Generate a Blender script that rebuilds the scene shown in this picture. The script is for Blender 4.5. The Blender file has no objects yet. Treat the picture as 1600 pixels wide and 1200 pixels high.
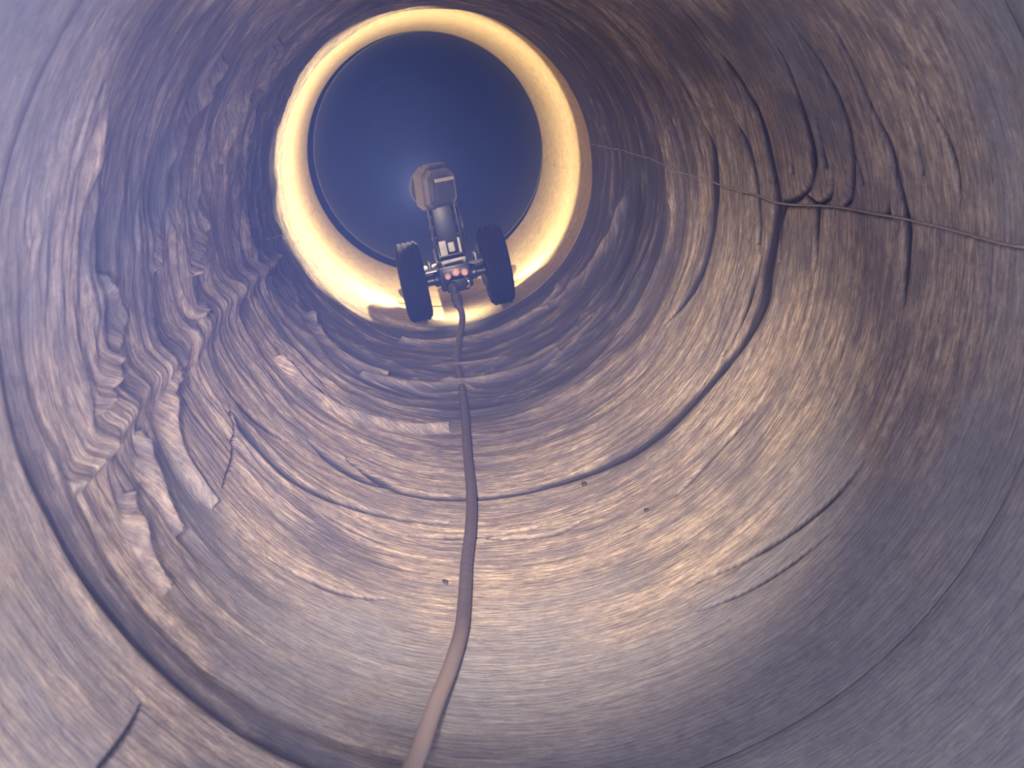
import bpy, bmesh, math, random
import numpy as np
from mathutils import Vector, Matrix

random.seed(4)
RNG = np.random.RandomState(11)
SC = bpy.context.scene
COL = SC.collection
R = 0.45                       # pipe radius, metres; the pipe runs along +Y, Z is up
PI = math.pi
rad = math.radians

CABLE_LIFT = [.010]*8+[.012, .016, .022, .030, .035]
HAZE, TORCH_W, LED_W, RING_W, SIDE_FILL, SKY = .032, 320., 10., 44., .10, 2.6
FILL_AIM = {-1: .05, 1: .75}
HAND_W = 30.
LAMP_D = .052
# ------------------------------------------------------------------ features measured on the wall: (theta degrees, y / R), half width in 1/1000 R
CRACKS = [
    ([[358.52, 3.822], [358.22, 3.39], [357.79, 3.131], [359.61, 2.757], [0.35, 2.418], [0.46, 2.251], [0.37, 2.083], [0.22, 1.937], [0.33, 1.849]], [0.4, 0.9, 1.2, 1.1, 1.2, 1.0, 1.3, 1.5, 1.3]),
    ([[38.46, 3.323], [28.23, 3.294], [15.82, 3.226], [6.23, 3.214], [358.84, 3.184], [353.74, 3.198], [344.57, 3.222], [338.25, 3.195], [329.55, 3.223], [320.01, 3.294], [311.79, 3.321], [297.09, 3.336], [281.79, 3.388], [270.01, 3.392], [257.89, 3.38], [244.49, 3.363], [238.76, 3.388], [229.64, 3.453]], [0.4, 2, 4, 4, 5, 6, 8, 7, 5, 5, 5, 5, 4, 3, 3, 3, 4, 1]),
    ([[30.84, 3.862], [19.24, 3.864], [7.17, 3.79], [358.97, 3.82], [352.15, 3.85], [341.41, 3.864], [331.27, 3.911], [321.04, 4.015]], [0.4, 2, 4, 6, 4, 3, 3, 0.5]),
    ([[358.17, 3.13], [354.02, 3.159], [346.7, 3.134]], [5, 3, 1]),
    ([[357.92, 3.131], [359.16, 3.043], [1.35, 2.946], [3.32, 2.899], [7.49, 2.854], [13.24, 2.836], [20.2, 2.815], [26.13, 2.794], [33.03, 2.792]], [5, 4, 3, 3, 5, 4, 3, 2, 0.4]),
    ([[0.94, 2.957], [359.98, 2.902], [359.54, 2.86], [0.85, 2.789], [2.92, 2.752], [6.86, 2.726]], [2, 3, 4, 3, 2, 1]),
    ([[359.54, 2.86], [354.94, 2.867], [347.93, 2.852]], [4, 3, 1]),
    ([[0.41, 2.679], [1.94, 2.635], [5.24, 2.606], [9.52, 2.575], [14.76, 2.556], [21.13, 2.567], [27.29, 2.595], [33.33, 2.623]], [3, 3, 4, 3, 3, 3, 2, 0.4]),
    ([[0.64, 2.417], [2.76, 2.406]], [4, 1]),
    ([[6.69, 2.77], [11.13, 2.764], [15.62, 2.748]], [3, 2, 1]),
    ([[33.38, 2.44], [27.74, 2.414], [17.45, 2.399], [11.63, 2.364], [5.45, 2.353], [0.4, 2.325], [356.19, 2.319], [351.43, 2.317], [348.15, 2.308]], [0.4, 2, 3, 4, 4, 6, 5, 4, 2]),
    ([[5.04, 2.538], [8.55, 2.555], [10.37, 2.568]], [2, 2, 1]),
    ([[7.89, 2.228], [11.53, 2.229], [14.72, 2.238]], [2, 2, 1]),
    ([[3.35, 2.087], [8.53, 2.08], [14.06, 2.104], [18.89, 2.139], [25.42, 2.181]], [0.6, 3, 3, 2, 0.4]),
    ([[4.48, 3.031], [14.16, 3.003]], [2, 0.4]),
    ([[348.85, 3.331], [356.58, 3.355], [5.65, 3.382], [16.35, 3.437]], [2, 3, 3, 0.4]),
    ([[346.49, 3.298], [335.59, 3.301], [324.06, 3.334]], [1, 3, 1]),
    ([[319.55, 2.892], [307.02, 2.918], [297.15, 2.871]], [1, 3, 1]),
    ([[278.33, 3.025], [272.0, 2.992], [259.42, 3.031]], [1, 2, 1]),
    ([[206.58, 2.554], [205.12, 2.834], [200.84, 3.023]], [1, 2, 1]),
    ([[314.63, 5.048], [331.11, 4.983], [342.94, 5.004], [356.04, 5.064]], [1, 4, 4, 1]),
    ([[324.26, 2.228], [315.27, 2.253], [304.29, 2.312], [291.83, 2.375]], [1, 3, 3, 1]),
    ([[313.13, 2.159], [301.14, 2.2], [289.4, 2.255]], [1, 2.5, 1]),
    ([[220.13, 3.412], [229.89, 3.36], [241.64, 3.363]], [1, 4, 1]),
    ([[200.6, 3.012], [210.09, 2.987], [222.36, 3.009], [236.12, 3.087], [252.19, 3.154]], [1, 4, 4, 3, 1]),
    ([[194.97, 3.083], [206.07, 3.184], [215.92, 3.28]], [1, 4, 1]),
    ([[214.43, 4.04], [228.07, 4.041], [238.62, 4.1], [255.83, 4.202]], [1, 3, 4, 1]),
    ([[207.79, 1.584], [207.54, 1.504], [206.3, 1.383]], [2, 4, 5]),
    ([[218.22, 2.431], [229.97, 2.459], [238.92, 2.514]], [1, 3, 1]),
    ([[244.0, 2.997], [254.35, 3.038], [270.14, 3.076]], [1, 2, 1]),
]
FOLDS = [
    ([[190.87, 5.087], [188.1, 4.27], [185.94, 3.602], [185.54, 2.747], [184.66, 2.227], [186.82, 1.847]], [6, 12, 20, 26, 26, 10]),
    ([[139.68, 4.158], [147.34, 3.77], [157.87, 3.623], [167.14, 3.437], [175.25, 3.106]], [3, 8, 12, 10, 3]),
    ([[128.17, 3.957], [139.68, 4.158]], [3, 5]),
    ([[156.96, 3.74], [150.19, 3.792], [139.94, 3.901], [130.07, 3.928]], [3, 8, 9, 3]),
    ([[170.49, 2.736], [162.25, 2.863], [153.88, 2.858], [143.18, 3.024], [135.76, 3.111]], [3, 8, 8, 6, 3]),
    ([[181.54, 3.133], [186.47, 2.806], [189.01, 2.562]], [3, 10, 3]),
    ([[186.15, 3.106], [186.5, 2.736], [190.34, 2.517], [198.42, 2.423], [206.15, 2.43]], [3, 10, 12, 10, 3]),
    ([[188.68, 2.237], [195.17, 2.172], [202.29, 2.121]], [3, 14, 3]),
    ([[167.06, 2.293], [173.88, 2.354], [178.54, 2.187], [181.84, 2.035]], [3, 10, 10, 3]),
    ([[192.68, 2.005], [197.49, 1.941], [204.59, 1.908]], [3, 8, 3]),
    ([[300.66, 5.74], [318.02, 5.568], [335.99, 5.403], [349.23, 5.27]], [0.6, 3, 3, 0.4]),
    ([[230.62, 4.624], [246.23, 4.698], [261.82, 4.821], [277.85, 4.858], [294.77, 4.816]], [2, 4, 4, 4, 2]),
    ([[208.85, 4.847], [221.98, 4.686], [238.51, 4.705]], [2, 5, 2]),
    ([[206.21, 3.954], [221.1, 3.917], [238.64, 4.03], [255.71, 4.166]], [2, 5, 4, 2]),
    ([[244.08, 5.653], [262.94, 5.737], [276.86, 5.788], [293.44, 5.777], [308.56, 5.86]], [2, 3, 3, 3, 1]),
]
SEAMS = [
    ([[1.86, 6.259], [1.76, 5.62], [1.7, 5.027], [359.83, 4.345], [358.97, 3.82], [358.62, 3.389], [358.17, 3.13], [359.94, 2.756], [0.64, 2.417], [0.74, 2.251], [0.63, 2.083], [0.46, 1.937], [0.56, 1.849]], 2),
    ([[350.93, 9.332], [348.56, 8.412], [347.83, 7.623], [349.44, 7.131], [351.59, 6.765]], 1),
    ([[184.79, 5.077], [186.91, 5.409], [190.21, 5.752], [191.76, 6.197], [192.99, 6.706]], 1),
    ([[192.88, 7.212], [194.01, 7.535], [193.31, 8.025]], 1),
]
STAINS = [
    ([[20.36, 3.089], [22.48, 2.752], [14.48, 2.762], [11.62, 2.795], [11.14, 3.176]], 0),
    ([[31.65, 3.225], [34.71, 2.745], [28.38, 2.438], [23.45, 2.648], [21.74, 3.175]], 0),
    ([[190.07, 2.255], [200.85, 2.469], [213.14, 2.426], [220.03, 2.358], [241.11, 2.443], [242.87, 2.139], [227.47, 2.044], [216.28, 2.029], [207.82, 2.143], [198.39, 2.137]], 0),
    ([[243.18, 2.373], [271.3, 2.456], [288.79, 2.469], [311.78, 2.324], [323.07, 2.278], [334.28, 2.156], [347.34, 1.81], [309.52, 1.299], [244.1, 1.802], [242.73, 2.03]], 0),
    ([[152.64, 2.27], [151.91, 2.905], [162.09, 3.427], [170.83, 2.77], [163.27, 2.349]], 0),
    ([[219.97, 2.22], [238.93, 2.459], [242.87, 2.139], [240.73, 1.785], [224.57, 1.645], [215.37, 1.761]], 0),
    ([[190.28, 1.413], [190.36, 1.584], [198.05, 1.534], [207.83, 1.408], [197.69, 1.228]], 0),
]
CABLE = [
    ([[263.35, 5.443], [262.11, 4.797], [260.76, 4.278], [259.14, 3.775], [258.03, 3.38], [256.48, 3.083], [254.25, 2.791], [252.69, 2.542], [251.28, 2.362], [248.73, 2.168], [245.52, 1.968], [242.37, 1.762], [239.1, 1.584]], 1),
]
AIM = [
    ([[279.17, 4.093], [194.76, 1.533], [179.85, 2.384]], 1),
]
CRUMBS = [
    ([[282.66, 3.295], [291.07, 2.898], [249.97, 2.684]], 1),
]
SHADE_POLYS = [  # patches where shade is painted into the wall colour
    ([[132.21, 1.896], [122.68, 3.193], [129.97, 3.548], [147.07, 3.491], [161.5, 3.314], [171.69, 2.655], [158.52, 2.278], [145.7, 2.062]], 0),
    ([[45.52, 3.749], [33.74, 2.591], [24.23, 3.065], [23.58, 3.523], [29.26, 3.92]], 0),
    ([[19.09, 3.113], [21.31, 2.75], [10.59, 2.761], [10.88, 3.124]], 0),
    ([[189.67, 2.237], [194.03, 2.383], [206.57, 2.402], [216.72, 2.324], [209.29, 2.215], [199.66, 2.18]], 0),
    ([[168.95, 2.393], [169.54, 2.856], [175.98, 2.677], [178.11, 2.271], [173.6, 2.2]], 0),
]

# ------------------------------------------------------------------ small helpers
def new_mat(name):
    m = bpy.data.materials.new(name)
    m.use_nodes = True
    nt = m.node_tree
    for n in list(nt.nodes):
        nt.nodes.remove(n)
    out = nt.nodes.new('ShaderNodeOutputMaterial')
    return m, nt, out

def simple_mat(name, col, rough=.5, metal=0., bump=0., scale=60., var=.15, emit=None, spec=.5):
    m, nt, out = new_mat(name)
    b = nt.nodes.new('ShaderNodeBsdfPrincipled')
    b.inputs['Roughness'].default_value = rough
    b.inputs['Metallic'].default_value = metal
    b.inputs['Specular IOR Level'].default_value = spec
    tc = nt.nodes.new('ShaderNodeTexCoord')
    nz = nt.nodes.new('ShaderNodeTexNoise')
    nz.inputs['Scale'].default_value = scale
    nz.inputs['Detail'].default_value = 5
    nt.links.new(tc.outputs['Object'], nz.inputs['Vector'])
    rp = nt.nodes.new('ShaderNodeValToRGB')
    rp.color_ramp.elements[0].position = .3
    rp.color_ramp.elements[1].position = .7
    rp.color_ramp.elements[0].color = tuple(c*(1-var) for c in col)+(1,)
    rp.color_ramp.elements[1].color = tuple(min(1, c*(1+var)) for c in col)+(1,)
    nt.links.new(nz.outputs['Fac'], rp.inputs['Fac'])
    nt.links.new(rp.outputs['Color'], b.inputs['Base Color'])
    if bump:
        bp = nt.nodes.new('ShaderNodeBump')
        bp.inputs['Strength'].default_value = bump
        bp.inputs['Distance'].default_value = .002
        nt.links.new(nz.outputs['Fac'], bp.inputs['Height'])
        nt.links.new(bp.outputs['Normal'], b.inputs['Normal'])
    if emit:
        b.inputs['Emission Color'].default_value = tuple(emit[0])+(1,)
        b.inputs['Emission Strength'].default_value = emit[1]
    nt.links.new(b.outputs['BSDF'], out.inputs['Surface'])
    return m

def cable_mat():
    # dark sheath, the stretch nearest the operator coated in pale dust
    m = simple_mat('tether_sheath', (.085, .07, .085), .55, bump=.5, scale=90)
    nt = m.node_tree
    b = next(n for n in nt.nodes if n.type == 'BSDF_PRINCIPLED')
    src = b.inputs['Base Color'].links[0].from_socket
    tc = nt.nodes.new('ShaderNodeTexCoord')
    sp = nt.nodes.new('ShaderNodeSeparateXYZ')
    nt.links.new(tc.outputs['Object'], sp.inputs['Vector'])
    mr = nt.nodes.new('ShaderNodeMapRange')
    mr.inputs['From Min'].default_value, mr.inputs['From Max'].default_value = -1.72, -2.02
    nt.links.new(sp.outputs['Y'], mr.inputs['Value'])
    mx = nt.nodes.new('ShaderNodeMix')
    mx.data_type = 'RGBA'
    nt.links.new(mr.outputs['Result'], mx.inputs['Factor'])
    nt.links.new(src, mx.inputs[6])
    mx.inputs[7].default_value = (.36, .29, .28, 1)
    nt.links.new(mx.outputs[2], b.inputs['Base Color'])
    return m

def link(name, me, mat=None, parent=None):
    o = bpy.data.objects.new(name, me)
    COL.objects.link(o)
    if mat is not None:
        me.materials.append(mat)
    if parent is not None:
        o.parent = parent
    return o

def from_bm(name, bm, mat, parent=None, smooth=True, angle=35):
    bmesh.ops.recalc_face_normals(bm, faces=bm.faces)
    me = bpy.data.meshes.new(name)
    bm.to_mesh(me)
    bm.free()
    if smooth:
        me.shade_smooth()
        try:
            me.set_sharp_from_angle(angle=rad(angle))
        except Exception:
            pass
    return link(name, me, mat, parent)

def box(bm, c, s, bevel=.004, rot=None, seg=2):
    t = bmesh.ops.create_cube(bm, size=1)
    vs = t['verts']
    bmesh.ops.scale(bm, vec=s, verts=vs)
    if bevel:
        es = list({e for v in vs for e in v.link_edges})
        r = bmesh.ops.bevel(bm, geom=es, offset=min(bevel, min(s)*.45), segments=seg, affect='EDGES', profile=.6)
        vs = list({v for f in r['faces'] for v in f.verts} | {v for v in vs if v.is_valid})
    if rot is not None:
        bmesh.ops.rotate(bm, cent=(0, 0, 0), matrix=rot, verts=vs)
    bmesh.ops.translate(bm, vec=c, verts=vs)
    return vs

def lathe(bm, prof, seg=40, mat=None, closed=False):
    """prof: (radius, along) list, turned about the local X axis; mat moves it."""
    rings = []
    for r, x in prof:
        if r < 1e-6:
            rings.append([bm.verts.new((x, 0, 0))])
        else:
            rings.append([bm.verts.new((x, r*math.cos(2*PI*k/seg), r*math.sin(2*PI*k/seg))) for k in range(seg)])
    pairs = list(zip(rings[:-1], rings[1:]))
    if closed:
        pairs.append((rings[-1], rings[0]))
    for a, b in pairs:
        if len(a) == 1 and len(b) == 1:
            continue
        for k in range(seg):
            k2 = (k+1) % seg
            if len(a) == 1:
                bm.faces.new((a[0], b[k], b[k2]))
            elif len(b) == 1:
                bm.faces.new((a[k], a[k2], b[0]))
            else:
                bm.faces.new((a[k], b[k], b[k2], a[k2]))
    vs = [v for g in rings for v in g]
    if mat is not None:
        bmesh.ops.transform(bm, matrix=mat, verts=vs)
    return vs

def tube(bm, pts, radii, seg=14):
    pts = [Vector(p) for p in pts]
    if not hasattr(radii, '__len__'):
        radii = [radii]*len(pts)
    up = Vector((0, 0, 1))
    rings = []
    for i, p in enumerate(pts):
        t = (pts[min(i+1, len(pts)-1)]-pts[max(i-1, 0)]).normalized()
        a = t.cross(up)
        if a.length < 1e-3:
            a = t.cross(Vector((1, 0, 0)))
        a.normalize()
        b = t.cross(a).normalized()
        rings.append([bm.verts.new(p+(a*math.cos(2*PI*k/seg)+b*math.sin(2*PI*k/seg))*radii[i]) for k in range(seg)])
    for a, b in zip(rings[:-1], rings[1:]):
        for k in range(seg):
            k2 = (k+1) % seg
            bm.faces.new((a[k], b[k], b[k2], a[k2]))
    bm.faces.new(rings[0])
    bm.faces.new(list(reversed(rings[-1])))

def smooth_path(pts, n=12):
    pts = [np.array(p, float) for p in pts]
    P = [2*pts[0]-pts[1]]+pts+[2*pts[-1]-pts[-2]]
    out = []
    for i in range(1, len(P)-2):
        p0, p1, p2, p3 = P[i-1:i+3]
        for k in range(n):
            t = k/n
            out.append(.5*((2*p1)+(-p0+p2)*t+(2*p0-5*p1+4*p2-p3)*t*t+(-p0+3*p1-3*p2+p3)*t**3))
    out.append(pts[-1])
    return out

# ------------------------------------------------------------------ periodic noise over (theta, y)
def perlin(tc, yc, nt, seed):
    """tc in 0..1 round the pipe (periodic over nt cells), yc in cells along the pipe."""
    rs = np.random.RandomState(seed)
    ny = 997
    g = rs.rand(nt, ny)*2*PI
    gx, gy = np.cos(g), np.sin(g)
    x = (tc % 1.0)*nt
    xi = np.floor(x).astype(int)
    yi = np.floor(yc).astype(int)
    fx, fy = x-xi, yc-yi
    u = fx*fx*fx*(fx*(fx*6-15)+10)
    v = fy*fy*fy*(fy*(fy*6-15)+10)
    def d(i, j):
        a, b = (xi+i) % nt, (yi+j) % ny
        return gx[a, b]*(fx-i)+gy[a, b]*(fy-j)
    return ((d(0, 0)*(1-u)+d(1, 0)*u)*(1-v)+(d(0, 1)*(1-u)+d(1, 1)*u)*v)*1.5

def fbm(tc, yc, nt, seed, octs=3):
    s, a, tot = 0, 1., 0.
    for o in range(octs):
        s = s+a*perlin(tc, yc*2**o+o*13.7, nt*2**o, seed+o)
        tot += a
        a *= .5
    return s/tot

def sstep(a, b, x):
    t = np.clip((x-a)/(b-a), 0, 1)
    return t*t*(3-2*t)

def dens(pts, w):
    """a smooth dense polyline in (theta rad, y/R) with widths in R."""
    p = np.array(pts, float)
    th = np.unwrap(np.radians(p[:, 0]))
    if not hasattr(w, '__len__'):
        w = [w]*len(p)
    q = np.stack([th, p[:, 1], np.array(w, float)], 1)
    return np.array(smooth_path(list(q), 10))

# distance field of a polyline on the grid (only in a window round it)
def paint(TH, Y, pts, w, field, gain, prof, reach=2.2, sign=None):
    q = dens(pts, w)
    for a, b in zip(q[:-1], q[1:]):
        ym = .5*(a[1]+b[1])
        wpx = max(a[2], b[2])
        W = reach*wpx*ym/1500.*1.0+.012          # px width -> R units at that depth
        W2 = W*max(1, ym*.75)                     # along the pipe a pixel is foreshortened
        j = np.where((Y[:, 0] > min(a[1], b[1])-W2) & (Y[:, 0] < max(a[1], b[1])+W2))[0]
        if len(j) == 0:
            continue
        th0 = .5*(a[0]+b[0])
        dt = (TH[0]-th0+PI) % (2*PI)-PI
        half = .5*abs(b[0]-a[0])+W
        i = np.where(np.abs(dt) < half)[0]
        if len(i) == 0:
            continue
        jj, ii = np.ix_(j, i)
        ys = ym
        px = dt[i][None, :]
        py = (Y[jj, ii]-ym)
        ax, ay = a[0]-th0, a[1]-ym
        bx, by = b[0]-th0, b[1]-ym
        ky = 1./max(1, ys*.75)                    # measure along Y in foreshortened units
        vx, vy = bx-ax, (by-ay)*ky
        L = vx*vx+vy*vy+1e-12
        t = np.clip(((px-ax)*vx+(py-ay)*ky*vy)/L, 0, 1)
        d = np.sqrt((px-ax-vx*t)**2+((py-ay)*ky-vy*t)**2)
        ww = (a[2]+(b[2]-a[2])*t)*ym/1500.
        val = gain*prof(d/np.maximum(ww, 1e-5))*np.minimum(1., ww/.003)
        cur = field[jj, ii]
        field[jj, ii] = np.where(np.abs(val) > np.abs(cur), val, cur)

def poly_mask(TH, Y, pts, warp_t, warp_y, soft=.06):
    """irregular patch: inside a polygon in (theta, log y), its border broken up by noise."""
    p = np.array(pts, float)
    th = np.unwrap(np.radians(p[:, 0]))
    ly = np.log(p[:, 1])
    c = th.mean()
    x = ((TH-c+PI) % (2*PI))-PI+warp_t
    y = np.log(Y)+warp_y
    th = th-c
    inside = np.zeros_like(x, bool)
    dist = np.full_like(x, 9.)
    n = len(th)
    for k in range(n):
        x0, y0, x1, y1 = th[k], ly[k], th[(k+1) % n], ly[(k+1) % n]
        cond = ((y0 > y) != (y1 > y))
        xi = (x1-x0)*(y-y0)/(y1-y0+1e-9)+x0
        inside ^= cond & (x < xi)
        vx, vy = x1-x0, y1-y0
        t = np.clip(((x-x0)*vx+(y-y0)*vy)/(vx*vx+vy*vy+1e-9), 0, 1)
        dist = np.minimum(dist, np.hypot(x-x0-vx*t, y-y0-vy*t))
    sd = np.where(inside, dist, -dist)
    return sstep(-soft, soft, sd)

# ------------------------------------------------------------------ wall surface
Y_JOINT_NEAR = 1.72
Y_JOINT_FAR = 6.30
Y_END = 8.45

def surface(TH, Y):
    """height (towards the axis, metres), crack, damp for the whole pipe."""
    tc = TH/(2*PI)
    ym = Y*R
    wob = fbm(tc, ym/.35, 5, 90, 3)
    yw = ym+.012*wob+.004*fbm(tc, ym/.08, 14, 96, 2)
    # patchiness
    patch = sstep(-.25, .35, fbm(tc, ym/.30, 6, 10, 3))
    rough_zone = np.exp(-((Y-4.9)/1.1)**2)
    dth = lambda a: (np.degrees(TH)-a+180) % 360-180
    left = np.exp(-(dth(170)/38.)**2)*sstep(1.4, 2.2, Y)*(1-sstep(5.5, 6.3, Y))
    upper = np.exp(-(dth(30)/26.)**2)*sstep(1.2, 2.2, Y)
    h = np.zeros_like(Y)
    h += .0023*fbm(tc, yw/.016, 14, 20, 3)*(.35+.9*patch)
    h += .0010*fbm(tc, yw/.006, 26, 25, 2)*(.4+patch)
    rid = 1-np.abs(fbm(tc, yw/.060, 7, 30, 2))*2.2
    h += .0060*np.clip(rid, 0, 1)**3*(.15+1.8*rough_zone+.7*left+.5*upper)*(.25+.75*patch)
    rid2 = 1-np.abs(fbm(tc+.01*wob, yw/.14, 5, 40, 2))*2.4
    h += .009*np.clip(rid2, 0, 1)**2*(.10+.8*rough_zone+.9*left)
    h += .006*fbm(tc, ym/.25, 8, 50, 2)
    # short creases of the torn liner on the left
    rid3 = 1-np.abs(fbm(tc+.008*wob+.05*ym, (ym+.004*wob)/.062, 11, 60, 3))*2.3
    h += .013*np.clip(rid3, 0, 1)**2*left*sstep(-.2, .2, fbm(tc, ym/.2, 12, 63, 2))
    crack = np.zeros_like(Y)
    groove = np.zeros_like(Y)
    for pts, w in CRACKS:
        paint(TH, Y, pts, [v*1.3 for v in w], groove, 1., lambda x: np.exp(-x**2*1.2))
    for pts, w in CRACKS:
        paint(TH, Y, pts, [v*1.15 for v in w], crack, 1., lambda x: 1/(1+x**6))
    h -= .008*groove
    fold = np.zeros_like(Y)
    for pts, w in FOLDS:
        paint(TH, Y, pts, w, fold, 1., lambda x: np.exp(-x**2*.9))
    h += .021*fold*(.9+.3*fbm(tc, yw/.03, 14, 77, 3))
    # pipe joint near the viewer: groove between two lips
    jy = Y_JOINT_NEAR
    jm = .08+.92*np.exp(-(dth(205)/45.)**2)+.2*np.exp(-(dth(20)/25.)**2)
    jl = jy+.012*fbm(tc, 0*Y, 6, 88, 3)
    h += jm*1.6*(.004*np.exp(-((Y-jl-.05)/.022)**2)-.012*np.exp(-((Y-jl)/.018)**2)+.004*np.exp(-((Y-jl+.05)/.025)**2)-.006*np.exp(-((Y-jl-.11)/.03)**2))
    crack = np.maximum(crack, .75*np.clip(jm, 0, 1)*np.exp(-((Y-jl)/.034)**2))
    jf = Y_JOINT_FAR-.08
    h += .006*np.exp(-((Y-jf)/.03)**2)
    sm = 1-sstep(Y_JOINT_FAR-.1, Y_JOINT_FAR+.15, Y)*.9     # smoother pipe beyond the joint
    h *= sm
    # damp and sludge patches, plus shade painted into the same mask
    wt = .10*fbm(tc, ym/.16, 18, 70, 3)+.05*fbm(tc, ym/.02, 16, 75, 3)
    wy = .10*fbm(tc, ym/.20, 12, 72, 3)
    damp_shade = np.zeros_like(Y)
    silt = np.zeros_like(Y)
    for pts, _w in STAINS:
        silt = np.maximum(silt, (.88+.3*fbm(tc, ym/.12, 14, 93, 3))*poly_mask(TH, Y, pts, wt*2.6, wy*2.2, .12))
    for pts, _w in SHADE_POLYS:  # painted shade on the less lit parts of the wall
        damp_shade = np.maximum(damp_shade, (.72+.35*fbm(tc, ym/.10, 16, 97, 3))*poly_mask(TH, Y, pts, wt*2.2, wy*1.8, .10))
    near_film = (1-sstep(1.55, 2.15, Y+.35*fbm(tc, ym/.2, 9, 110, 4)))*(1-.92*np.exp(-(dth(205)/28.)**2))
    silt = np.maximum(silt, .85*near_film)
    damp_shade = np.maximum(damp_shade, .55*sstep(.1, .5, fbm(tc, ym/.22, 9, 81, 4))*(.3+.7*sstep(1.4, 2.6, Y)))
    damp_shade = np.maximum(damp_shade, .85*np.clip(jm, 0, 1)*np.exp(-((Y-jl-.01)/.055)**2))
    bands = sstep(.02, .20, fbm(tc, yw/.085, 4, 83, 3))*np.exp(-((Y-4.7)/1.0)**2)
    damp_shade = np.maximum(damp_shade, .9*bands)
    deep_shade = sstep(4.25, 4.9, Y+.55*np.exp(-(dth(268)/45.)**2)+.5*fbm(tc, ym/.3, 7, 85, 3)+.25*fbm(tc, yw/.03, 9, 87, 2))*(1-sstep(-.06, .06, Y-np.minimum(6.27, 6.22+.5*np.cos(TH+.2)+.02*fbm(tc, Y*0, 20, 121, 3))))  # slime plus painted shade: dark band outside the crawler lamp's ring
    ridge_glint = np.clip(.8*np.clip(fold, 0, 1)**3+.9*np.clip(rid, 0, 1)**13+.4*np.clip(rid2, 0, 1)**14, 0, 1)*(1-sstep(5.9, 6.15, Y))  # ridge tops left pale as painted torch glints in the dark band
    flat = np.clip(np.maximum(damp_shade*.7, silt), 0, 1)
    damp_shade = np.maximum(damp_shade, deep_shade)*(1-sstep(5.5, 5.6, Y)*(1-deep_shade))*(1-.85*ridge_glint)
    h *= .55+.45*sstep(1.3, 2.3, Y)
    h *= 1-.5*flat*(1-rough_zone)
    return h, crack, damp_shade, np.clip(silt, 0, 1)

def build_section(name, y0, y1, mat, nth, dlog, thick=.06, lip=0.):
    n = max(4, int(math.log(y1/y0)/dlog)+1)
    ys = np.exp(np.linspace(math.log(y0), math.log(y1), n))
    ths = np.arange(nth)/nth*2*PI
    TH, Y = np.meshgrid(ths, ys)
    h, crack, damp_shade, silt = surface(TH, Y)
    rr = R-lip-h
    inner = np.stack([rr*np.cos(TH), Y*R, rr*np.sin(TH)], -1)
    o = R+thick
    outer = np.stack([np.stack([o*np.cos(ths), np.full(nth, yy*R), o*np.sin(ths)], -1) for yy in (y1, y0)], 0)
    V = np.concatenate([inner, outer], 0)
    rows = V.shape[0]
    a = np.arange(rows)[:, None]*nth
    k = np.arange(nth)[None, :]
    k2 = (k+1) % nth
    b = ((np.arange(rows)+1) % rows)[:, None]*nth
    F = np.stack([a+k, b+k, b+k2, a+k2], -1).reshape(-1, 4)
    me = bpy.data.meshes.new(name)
    nv, nf = rows*nth, len(F)
    me.vertices.add(nv)
    me.vertices.foreach_set('co', V.reshape(-1).astype(np.float32))
    me.loops.add(nf*4)
    me.loops.foreach_set('vertex_index', F.reshape(-1).astype(np.int32))
    me.polygons.add(nf)
    me.polygons.foreach_set('loop_start', (np.arange(nf)*4).astype(np.int32))
    me.polygons.foreach_set('use_smooth', np.ones(nf, bool))
    me.update(calc_edges=True)
    pad = np.zeros(2*nth)
    for nm, fld in (('crack', crack), ('damp_shade', damp_shade), ('silt', silt)):
        at = me.attributes.new(nm, 'FLOAT', 'POINT')
        at.data.foreach_set('value', np.concatenate([fld.reshape(-1), pad]).astype(np.float32))
    ob = link(name, me, mat)
    ob['kind'] = 'structure'
    return ob

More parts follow.
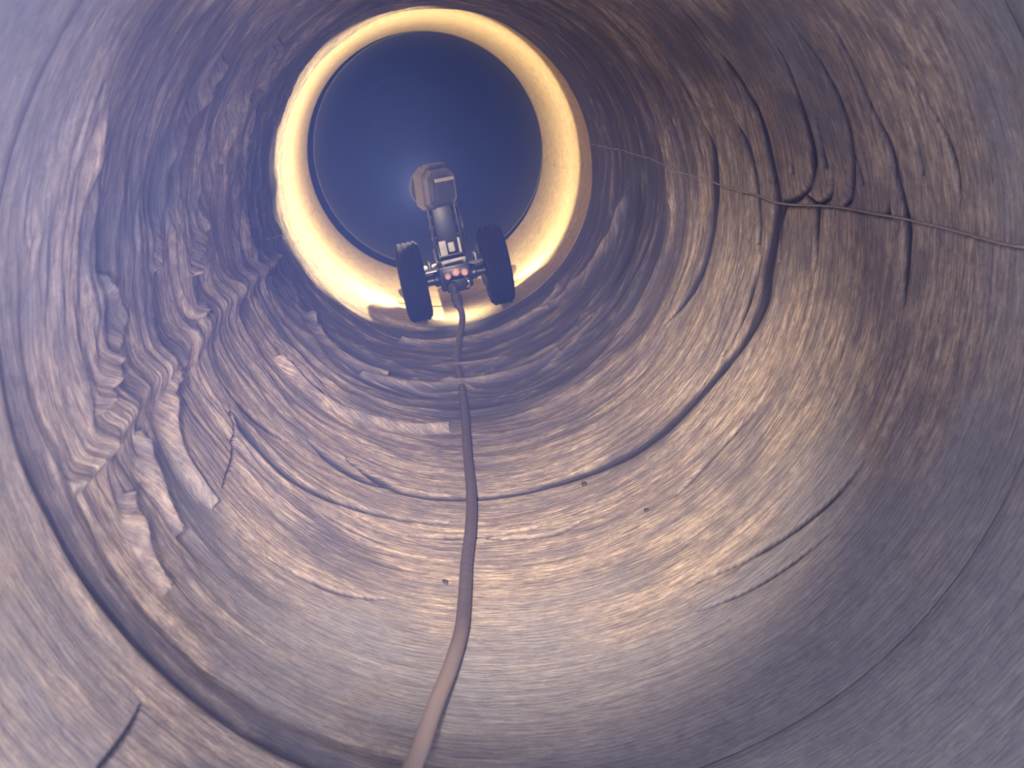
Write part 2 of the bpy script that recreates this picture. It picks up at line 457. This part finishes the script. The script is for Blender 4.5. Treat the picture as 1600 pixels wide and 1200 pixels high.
def wall_material(name, dry_a, dry_b, dark_tone, bump=1.):
    m, nt, out = new_mat(name)
    N, L = nt.nodes, nt.links
    b = N.new('ShaderNodeBsdfPrincipled')
    L.new(b.outputs['BSDF'], out.inputs['Surface'])
    tc = N.new('ShaderNodeTexCoord')
    def noise(scale, sy, detail, rough=.55, dist=0.):
        mp = N.new('ShaderNodeMapping')
        mp.inputs['Scale'].default_value = (1, sy, 1)
        L.new(tc.outputs['Object'], mp.inputs['Vector'])
        nz = N.new('ShaderNodeTexNoise')
        nz.inputs['Scale'].default_value = scale
        nz.inputs['Detail'].default_value = detail
        nz.inputs['Roughness'].default_value = rough
        nz.inputs['Distortion'].default_value = dist
        L.new(mp.outputs['Vector'], nz.inputs['Vector'])
        return nz.outputs['Fac']
    def ramp(fac, p0, p1, c0, c1):
        r = N.new('ShaderNodeValToRGB')
        r.color_ramp.elements[0].position, r.color_ramp.elements[1].position = p0, p1
        r.color_ramp.elements[0].color, r.color_ramp.elements[1].color = c0+(1,), c1+(1,)
        L.new(fac, r.inputs['Fac'])
        return r.outputs['Color']
    def mix(fac, a, c, mode='MIX'):
        mx = N.new('ShaderNodeMix')
        mx.data_type = 'RGBA'
        mx.blend_type = mode
        if isinstance(fac, float):
            mx.inputs['Factor'].default_value = fac
        else:
            L.new(fac, mx.inputs['Factor'])
        L.new(a, mx.inputs[6])
        if isinstance(c, tuple):
            mx.inputs[7].default_value = c+(1,)
        else:
            L.new(c, mx.inputs[7])
        return mx.outputs[2]
    def attr(nm):
        a = N.new('ShaderNodeAttribute')
        a.attribute_name = nm
        return a.outputs['Fac']
    streak = noise(9, 11, 9, .68)
    fine = noise(42, 6, 8, .7)
    blot = noise(7, 1.6, 6, .6, .4)
    col = ramp(streak, .34, .64, dry_b, dry_a)
    spk = ramp(fine, .35, .65, (.55, .53, .55), (1.2, 1.17, 1.1))
    col = mix(1., col, spk, 'MULTIPLY')
    flake = noise(55, 1.3, 6, .7, .6)
    col = mix(.8, col, ramp(flake, .36, .6, (.62, .60, .64), (1.15, 1.13, 1.08)), 'MULTIPLY')
    col = mix(ramp(blot, .48, .66, (0., 0., 0.), (.75, .75, .75)), col, tuple(.5*(x+y) for x, y in zip(dry_b, dark_tone)))
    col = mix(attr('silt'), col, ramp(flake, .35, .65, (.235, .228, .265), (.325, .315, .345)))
    col = mix(attr('damp_shade'), col, ramp(streak, .35, .65, tuple(c*.8 for c in dark_tone), tuple(c*1.25 for c in dark_tone)))  # damp and painted shade share this dark colour
    col = mix(attr('crack'), col, (.035, .033, .05))
    L.new(col, b.inputs['Base Color'])
    mr = N.new('ShaderNodeMapRange')
    mr.inputs['To Min'].default_value, mr.inputs['To Max'].default_value = .75, .5
    L.new(attr('damp_shade'), mr.inputs['Value'])
    L.new(mr.outputs['Result'], b.inputs['Roughness'])
    b.inputs['Specular IOR Level'].default_value = .35
    bp = N.new('ShaderNodeBump')
    bp.inputs['Strength'].default_value = bump
    bp.inputs['Distance'].default_value = .0036
    ad = N.new('ShaderNodeMath')
    ad.operation = 'ADD'
    L.new(noise(20, 11, 8, .68), ad.inputs[0])
    L.new(fine, ad.inputs[1])
    L.new(ad.outputs[0], bp.inputs['Height'])
    L.new(bp.outputs['Normal'], b.inputs['Normal'])
    return m

M_wall = wall_material('aged_pipe_liner', (.66, .55, .46), (.28, .25, .27), (.065, .064, .10))
M_ring = wall_material('smooth_pipe_beyond', (.44, .37, .27), (.33, .27, .20), (.30, .25, .2), .25)

NTH = 1400
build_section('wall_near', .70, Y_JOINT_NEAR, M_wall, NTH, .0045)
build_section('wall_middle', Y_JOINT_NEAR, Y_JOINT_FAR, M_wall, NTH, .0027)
build_section('wall_far', Y_JOINT_FAR, Y_END, M_ring, 700, .004)

# the darker, slightly narrower pipe that carries on beyond the last joint
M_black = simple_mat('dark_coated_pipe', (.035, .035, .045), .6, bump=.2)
bm = bmesh.new()
rz = Matrix.Rotation(PI/2, 4, 'Z')
LIP = .010
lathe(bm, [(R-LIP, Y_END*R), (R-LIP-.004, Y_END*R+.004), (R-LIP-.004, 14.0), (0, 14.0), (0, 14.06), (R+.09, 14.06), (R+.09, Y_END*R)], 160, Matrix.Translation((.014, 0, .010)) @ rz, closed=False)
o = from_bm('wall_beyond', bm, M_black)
o['kind'] = 'structure'

# seam bead along the wall on the right
M_seam = simple_mat('liner_seam', (.34, .28, .27), .6, bump=.3)
for n, (pts, w) in enumerate(SEAMS):
    q = dens(pts, 1.)
    th, yy = q[:, 0] % (2*PI), q[:, 1]
    hh = surface(th[None, :].repeat(2, 0), np.stack([yy, yy+1e-4]))[0][0]
    P3 = [((R-h-.0005)*math.cos(t), y*R, (R-h-.0005)*math.sin(t)) for t, y, h in zip(th, yy, hh)]
    bm = bmesh.new()
    tube(bm, P3, .0014, 8)
    o = from_bm('trim_%d' % (n+1), bm, M_seam)
    o['kind'] = 'structure'

# ------------------------------------------------------------------ crawler
CR_Y = 2.90                                     # rear axle
WHEEL_R, WHEEL_X0, WHEEL_X1 = .119, .090, .164
FLOOR = -(R*R-.125**2)**.5+.006
M_rubber = simple_mat('black_rubber', (.010, .010, .014), .95, bump=.3, scale=120, spec=.08)
M_body = simple_mat('dark_anodised_body', (.022, .022, .032), .35, .4)
M_head = simple_mat('grey_camera_housing', (.10, .10, .135), .5, .2)
M_steel = simple_mat('bright_steel', (.62, .60, .60), .25, .9)
M_plate = simple_mat('pale_plate', (.62, .57, .52), .5)
M_pink = simple_mat('pink_plug', (.75, .42, .40), .4)
M_lens = simple_mat('lens_glass', (.02, .02, .03), .08)
M_lamp = simple_mat('lamp_glow', (.9, .8, .6), .4, emit=((1., .78, .42), 30.))
M_cable = cable_mat()
M_relief = simple_mat('strain_relief_rubber', (.05, .045, .055), .55)

crawler = bpy.data.objects.new('inspection_crawler', None)
COL.objects.link(crawler)
crawler.location = (0, CR_Y, FLOOR)
crawler.rotation_euler = (0, rad(-2.0), 0)
crawler['label'] = 'dark four-wheeled pipe inspection crawler with raised camera mast, lit from its front lamp'
crawler['category'] = 'robot'

# chassis: shaped body with narrower belly
bm = bmesh.new()
box(bm, (0, .15, .118), (.098, .40, .078), .010)
box(bm, (0, .15, .160), (.080, .34, .022), .006)
box(bm, (0, -.045, .105), (.070, .05, .060), .010)
from_bm('chassis', bm, M_body, crawler)

def wheel_mesh():
    bm = bmesh.new()
    r, w = WHEEL_R, WHEEL_X1-WHEEL_X0
    prof = [(r*.62, 0), (r*.80, -.002), (r*.94, .002), (r*.985, .010), (r, .018), (r, w-.018), (r*.985, w-.010), (r*.94, w-.002), (r*.80, w+.002), (r*.62, w), (r*.55, w*.7), (r*.55, w*.3)]
    lathe(bm, prof, 56, None, closed=True)
    # shallow circumferential ribs
    for k in range(4):
        x = w*(.2+.2*k)
        lathe(bm, [(r-.002, x-.005), (r+.0025, x-.004), (r+.0025, x+.004), (r-.002, x+.005)], 56, None, closed=True)
    return bm
def hub_mesh():
    bm = bmesh.new()
    r, w = WHEEL_R, WHEEL_X1-WHEEL_X0
    lathe(bm, [(0, .006), (r*.18, .006), (r*.22, .012), (r*.50, .016), (r*.60, .012), (r*.60, w-.012), (r*.50, w-.016), (r*.22, w-.010), (r*.18, w-.004), (0, w-.004)], 36)
    return bm
wheel_me = hub_me = None
for sx in (-1, 1):
    for yy in (0., .30):
        if wheel_me is None:
            wo = from_bm('wheel', wheel_mesh(), M_rubber, crawler)
            wheel_me = wo.data
            ho = from_bm('hub', hub_mesh(), M_body, wo)
            hub_me = ho.data
        else:
            wo = wo.copy(); COL.objects.link(wo)
            ho = ho.copy(); COL.objects.link(ho); ho.parent = wo
        k = 1. if yy == 0 else .62
        wo.scale = (k, k, k)
        wo.location = (sx*(WHEEL_X0 if k == 1 else .097), yy, WHEEL_R*k+.002)
        wo.rotation_euler = (0, 0, PI if sx < 0 else 0)
        wo.rotation_euler.x = random.random()*.3 if sx > 0 else 0

for sx in (-1, 1):
    bm = bmesh.new()
    lathe(bm, [(0, .045), (.022, .045), (.024, .05), (.024, .062), (.017, .066), (.017, .086), (.020, .088), (.020, .100), (0, .100)], 28, Matrix.Translation((0, -.012, .116)) @ Matrix.Rotation(PI if sx < 0 else 0, 4, 'Z'))
    from_bm('axle_housing', bm, M_body, crawler)
    bm = bmesh.new()
    box(bm, (sx*.068, .0, .152), (.046, .09, .007), .002)
    from_bm('side_step', bm, M_head, crawler)
    bm = bmesh.new()
    lathe(bm, [(0, .0), (.006, .0), (.006, .008), (.0095, .010), (.0095, .020), (.006, .024), (0, .025)], 20, Matrix.Translation((sx*.071, -.025, .155)) @ Matrix.Rotation(-PI/2, 4, 'Y'))
    k_ = from_bm('knob', bm, M_steel, crawler)
    k_['label'] = 'bright steel knob'

# rear plate with three round plugs, grab bar, cable socket
bm = bmesh.new()
box(bm, (.003, -.064, .131), (.086, .012, .040), .004)
from_bm('rear_panel', bm, M_body, crawler)
for (x, z, r) in ((-.024, .130, .0085), (.0015, .138, .0105), (.027, .133, .0095)):
    bm = bmesh.new()
    lathe(bm, [(0, 0), (r*1.15, 0), (r*1.15, .006), (r, .008), (r, .015), (r*.7, .018), (0, .018)], 24, Matrix.Translation((x, -.069, z)) @ Matrix.Rotation(-PI/2, 4, 'Z'))
    p_ = from_bm('plug', bm, M_pink, crawler)
    p_['label'] = 'pale pink round plug'
bm = bmesh.new()
tube(bm, smooth_path([(-.029, -.04, .160), (-.029, -.052, .166), (-.024, -.058, .170), (.030, -.058, .172), (.035, -.052, .168), (.035, -.04, .160)], 6), .0048, 10)
g_ = from_bm('grab_bar', bm, M_plate, crawler)
bm = bmesh.new()
lathe(bm, [(0, 0), (.016, 0), (.016, .010), (.013, .014), (.013, .030), (0, .030)], 24, Matrix.Translation((-.018, -.060, .098)) @ Matrix.Rotation(-PI/2, 4, 'Z'))
from_bm('cable_socket', bm, M_body, crawler)
# small curved hose at the right of the socket
bm = bmesh.new()
tube(bm, smooth_path([(.020, -.06, .120), (.030, -.080, .112), (.034, -.082, .098), (.026, -.07, .086)], 8), .0035, 8)
from_bm('hose', bm, M_steel, crawler)

# mast: two side arms with a cover between, bracket at its foot
bm = bmesh.new()
lean = Matrix.Rotation(rad(-3), 4, 'X')
vs = []
vs += box(bm, (0, .02, .255), (.066, .050, .150), .008)
vs += box(bm, (-.040, .02, .250), (.008, .062, .160), .003)
vs += box(bm, (.040, .02, .250), (.008, .062, .160), .003)
from_bm('mast', bm, M_body, crawler)
for z in (.235, .27, .30):
    bm = bmesh.new()
    lathe(bm, [(0, -.046), (.0045, -.046), (.0045, .046), (0, .046)], 10, Matrix.Translation((0, .02, z)))
    from_bm('mast_bolt', bm, M_steel, crawler)
for c_, d_, bv in (((-.019, -.016, .206), (.022, .016, .044), .003), ((.006, -.014, .205), (.020, .012, .030), .006), ((.031, -.012, .207), (.008, .020, .046), .003)):
    bm = bmesh.new()
    box(bm, c_, d_, bv)
    from_bm('clamp_block', bm, M_plate, crawler)['label'] = 'pale clamp block at the foot of the mast'
bm = bmesh.new()
tube(bm, smooth_path([(.048, -.01, .18), (.052, -.012, .22), (.052, -.010, .27), (.046, 0, .32), (.040, .0, .345)], 8), .0042, 8)
from_bm('mast_wire', bm, M_body, crawler)

# camera head, turned to the right
head = bpy.data.objects.new('camera_head', None)
HY = .0
YAW = rad(27)
bm = bmesh.new()
# chamfered housing lofted front to back
def loft(bm, secs):
    rings = []
    for y, pts in secs:
        rings.append([bm.verts.new((x, y, z)) for x, z in pts])
    n = len(rings[0])
    for a, b in zip(rings[:-1], rings[1:]):
        for k in range(n):
            bm.faces.new((a[k], a[(k+1) % n], b[(k+1) % n], b[k]))
    bm.faces.new(list(reversed(rings[0])))
    bm.faces.new(rings[-1])
def octo(w, h, c, z0=0., x0=0.):
    return [(x0-w+c, z0-h), (x0+w-c, z0-h), (x0+w, z0-h+c), (x0+w, z0+h-c*1.3), (x0+w-c*1.3, z0+h), (x0-w+c*1.3, z0+h), (x0-w, z0+h-c*1.3), (x0-w, z0-h+c)]
loft(bm, [(-.070, octo(.036, .040, .012)), (-.060, octo(.046, .052, .014)), (-.035, octo(.049, .058, .016)), (-.033, octo(.052, .062, .017)), (.010, octo(.054, .064, .017)), (.022, octo(.046, .056, .016))])
box(bm, (0, -.071, -.004), (.058, .012, .052), .004)
box(bm, (.004, -.020, .064), (.060, .040, .010), .003)
hd = from_bm('camera_head', bm, M_head, crawler, angle=25)
hd.location = (-.012, .03, .385)
hd.rotation_euler = (rad(4), rad(3), YAW)
bm = bmesh.new()
lathe(bm, [(.040, .022), (.056, .022), (.060, .025), (.060, .031), (.056, .034), (.040, .034)], 64, Matrix.Rotation(PI/2, 4, 'Z'), closed=True)
from_bm('lamp_rim', bm, M_head, hd)
bm = bmesh.new()
lathe(bm, [(0, .020), (.041, .020), (.041, .034), (.030, .037), (0, .037)], 48, Matrix.Rotation(PI/2, 4, 'Z'))
from_bm('lamp_face', bm, M_lens, hd)
bm = bmesh.new()
lathe(bm, [(0, .036), (.016, .036), (.016, .044), (.012, .048), (0, .049)], 32, Matrix.Rotation(PI/2, 4, 'Z'))
from_bm('lens', bm, M_lens, hd)
bm = bmesh.new()
lathe(bm, [(.024, .034), (.032, .034), (.032, .040), (.024, .040)], 40, Matrix.Rotation(PI/2, 4, 'Z'), closed=True)
from_bm('lamp', bm, M_lamp, hd)
bm = bmesh.new()
box(bm, (.002, -.074, .026), (.062, .010, .010), .003)
from_bm('housing_rib', bm, M_plate, hd)

for sx in (-1, 1):  # outboard lamp bodies added to fill the wheel shadows
    bm = bmesh.new()
    lathe(bm, [(0, .04), (.006, .04), (.006, .150), (.010, .154), (.010, .166), (.007, .170), (0, .170)], 20, Matrix.Translation((0, .18, .105)) @ Matrix.Rotation(PI if sx < 0 else 0, 4, 'Z'))
    from_bm('added_side_lamp', bm, M_body, crawler)

# lamp body added under the belly, to brighten the floor between the wheels
bm = bmesh.new()
lathe(bm, [(0, 0), (.014, 0), (.016, .006), (.016, .018), (0, .018)], 24, Matrix.Translation((0, .05, .062)) @ Matrix.Rotation(-PI/2, 4, 'Y'))
from_bm('added_belly_lamp', bm, M_body, crawler)

# ------------------------------------------------------------------ tether cable
def on_wall(thd, yr, lift):
    t = rad(thd)
    return ((R-lift)*math.cos(t), yr*R, (R-lift)*math.sin(t))
cab = []
for (thd, yr), lift in zip(CABLE[0][0], CABLE_LIFT):
    cab.append(on_wall(thd, yr, lift))
start = [(-.018, CR_Y-.091, FLOOR+.097), (-.018, CR_Y-.115, FLOOR+.090), (-.016, CR_Y-.15, FLOOR+.062), (-.013, CR_Y-.22, FLOOR+.030)]
CR = .0092
path = smooth_path(start+cab, 14)
cable = bpy.data.objects.new('tether_cable', None)
COL.objects.link(cable)
cable.location = (0, CR_Y-.09, FLOOR+.09)
cable['label'] = 'long dusty tether cable trailing from the crawler along the pipe floor towards the viewer'
cable['category'] = 'cable'
inv = Vector(cable.location)
bm = bmesh.new()
tube(bm, [Vector(p)-inv for p in path], CR, 16)
from_bm('sheath', bm, M_cable, cable)
bm = bmesh.new()
i0 = 8
seg = [Vector(p)-inv for p in path[16:34]]
tube(bm, seg, [CR*1.05, CR*1.25, CR*1.5]+[CR*1.6]*4+[CR*1.75]*3+[CR*1.6]*5+[CR*1.4, CR*1.25, CR*1.05], 16)
s_ = from_bm('strain_relief', bm, M_relief, cable)
s_['label'] = 'dark rubber strain relief sleeve'

# ------------------------------------------------------------------ crumbs of dirt on the pipe floor
M_dirt = simple_mat('dark_dirt', (.05, .045, .05), .9, bump=.6, scale=200)
for (thd, yr), (size, label) in zip(CRUMBS[0][0], (
        (.0040, 'dark crumb of dirt just below the dark curved crack, right of the cable'),
        (.0032, 'dark crumb of dirt nearest the right wall on the pale pipe floor'),
        (.0036, 'dark crumb of dirt lying just left of the cable on the pipe floor'))):
    bm = bmesh.new()
    bmesh.ops.create_icosphere(bm, subdivisions=2, radius=1)
    for v_ in bm.verts:
        k = 1+.35*(random.random()-.5)
        v_.co = Vector((v_.co.x*size*1.3*k, v_.co.y*size*2*k, v_.co.z*size*.7*k))
    o = from_bm('dirt_crumb', bm, M_dirt)
    hh = surface(np.array([[rad(thd)]]), np.array([[yr]]))[0][0, 0]
    o.location = on_wall(thd, yr, hh+size*.4)
    o.rotation_euler = (0, rad(270-thd), random.random()*.4)
    o['label'] = label
    o['category'] = 'dirt'
    o['group'] = 'crumbs of dirt on the pipe floor'

# ------------------------------------------------------------------ haze in the pipe
m, nt, out = new_mat('pipe_haze')
vs_ = nt.nodes.new('ShaderNodeVolumeScatter')
vs_.inputs['Color'].default_value = (.17, .27, 1., 1)
vs_.inputs['Density'].default_value = HAZE
vs_.inputs['Anisotropy'].default_value = 0.
nt.links.new(vs_.outputs['Volume'], out.inputs['Volume'])
bm = bmesh.new()
lathe(bm, [(0, -.12), (R+.03, -.12), (R+.03, 13.9), (0, 13.9)], 48, rz)
hz = from_bm('haze', bm, m)
hz['kind'] = 'stuff'
hz['label'] = 'thin blue mist hanging in the pipe'
hz['category'] = 'haze'

# ------------------------------------------------------------------ lights
def lamp(name, kind, loc, energy, col, size=.01, aim=None, angle=None, blend=1.):
    d = bpy.data.lights.new(name, kind)
    d.energy = energy
    d.color = col
    d.shadow_soft_size = size
    o = bpy.data.objects.new(name, d)
    COL.objects.link(o)
    o.location = loc
    if aim is not None:
        o.rotation_euler = (Vector(aim)-Vector(loc)).to_track_quat('-Z', 'Y').to_euler()
    if angle:
        d.spot_size = rad(angle)
        d.spot_blend = blend
    return o

# ------------------------------------------------------------------ camera
VP = (604.9, 155.1)
F = 1500.
w = Vector((VP[0]-800, -(VP[1]-600), -F)).normalized()      # pipe axis in camera space
u = w.cross(Vector((0, 1, 0))).normalized()
v = u.cross(w)
# columns: camera-space images of the pipe frame (u right, w along, v up); roll about the axis
roll = rad(11.0)
c, s = math.cos(roll), math.sin(roll)
X = u*c+v*s
Z = v*c-u*s
M3 = Matrix((X, w, Z))                                         # rows -> world = M3 @ camera vector
ox, oz = -.3343, .4472
cx, cz = (ox*c+oz*s)*R, (oz*c-ox*s)*R
cam_d = bpy.data.cameras.new('camera')
cam = bpy.data.objects.new('camera', cam_d)
COL.objects.link(cam)
cam.matrix_world = Matrix.Translation((cx, 0, cz)) @ M3.to_4x4()
cam_d.sensor_width = 36
cam_d.lens = F/1600*36
cam_d.clip_start = .01
SC.camera = cam
cam_d.dof.use_dof = True
cam_d.dof.focus_distance = 1.7
cam_d.dof.aperture_fstop = 9

TORCH = (cx-.10, -.02, cz+.10)
def wall_aim(thd, yr):
    return (R*math.cos(rad(thd)), R*yr, R*math.sin(rad(thd)))
lamp('torch', 'SPOT', TORCH, TORCH_W, (1., .83, .68), .012, wall_aim(*AIM[0][0][0]), 42, 1.)
lamp('hand_lamp', 'SPOT', (cx-.12, -.03, cz-.12), HAND_W, (1., .80, .66), .012, wall_aim(*AIM[0][0][2]), 58, 1.)
lamp('phone_light', 'SPOT', (cx-.02, -.006, cz+.025), LED_W, (1., .85, .78), .004, wall_aim(*AIM[0][0][1]), 70, 1.)
hm = Matrix.Translation(crawler.location) @ crawler.rotation_euler.to_matrix().to_4x4() @ Matrix.Translation(hd.location) @ hd.rotation_euler.to_matrix().to_4x4()
lamp('crawler_lamp', 'POINT', hm @ Vector((0, LAMP_D, 0)), RING_W, (1., .80, .42), .006)
cm = Matrix.Translation(crawler.location) @ crawler.rotation_euler.to_matrix().to_4x4()
for sx in (-1, 1):  # added fill for the shadows beside the wheels
    lamp('wheel_shadow_fill', 'SPOT', cm @ Vector((sx*.178, .18, .105)), RING_W*SIDE_FILL, (1., .80, .42), .01, cm @ Vector((sx*1.178, .18+FILL_AIM[sx], -.15)), (140 if sx < 0 else 120), .4)
bl = lamp('belly_floor_fill', 'SPOT', cm @ Vector((0, .05, .058)), RING_W*.05, (1., .80, .42), .01, cm @ Vector((0, .05, 0)), 150, .6)  # added fill for the floor under the chassis

# daylight reaching the open end of the pipe
wd = bpy.data.worlds.new('daylight')
SC.world = wd
wd.use_nodes = True
bg = wd.node_tree.nodes['Background']
bg.inputs['Color'].default_value = (.93, .90, 1., 1)
bg.inputs['Strength'].default_value = SKY

SC.view_settings.view_transform = 'Standard'
SC.view_settings.look = 'None'
SC.view_settings.gamma = 1
SC.view_settings.use_curve_mapping = False
SC.view_settings.exposure = 0
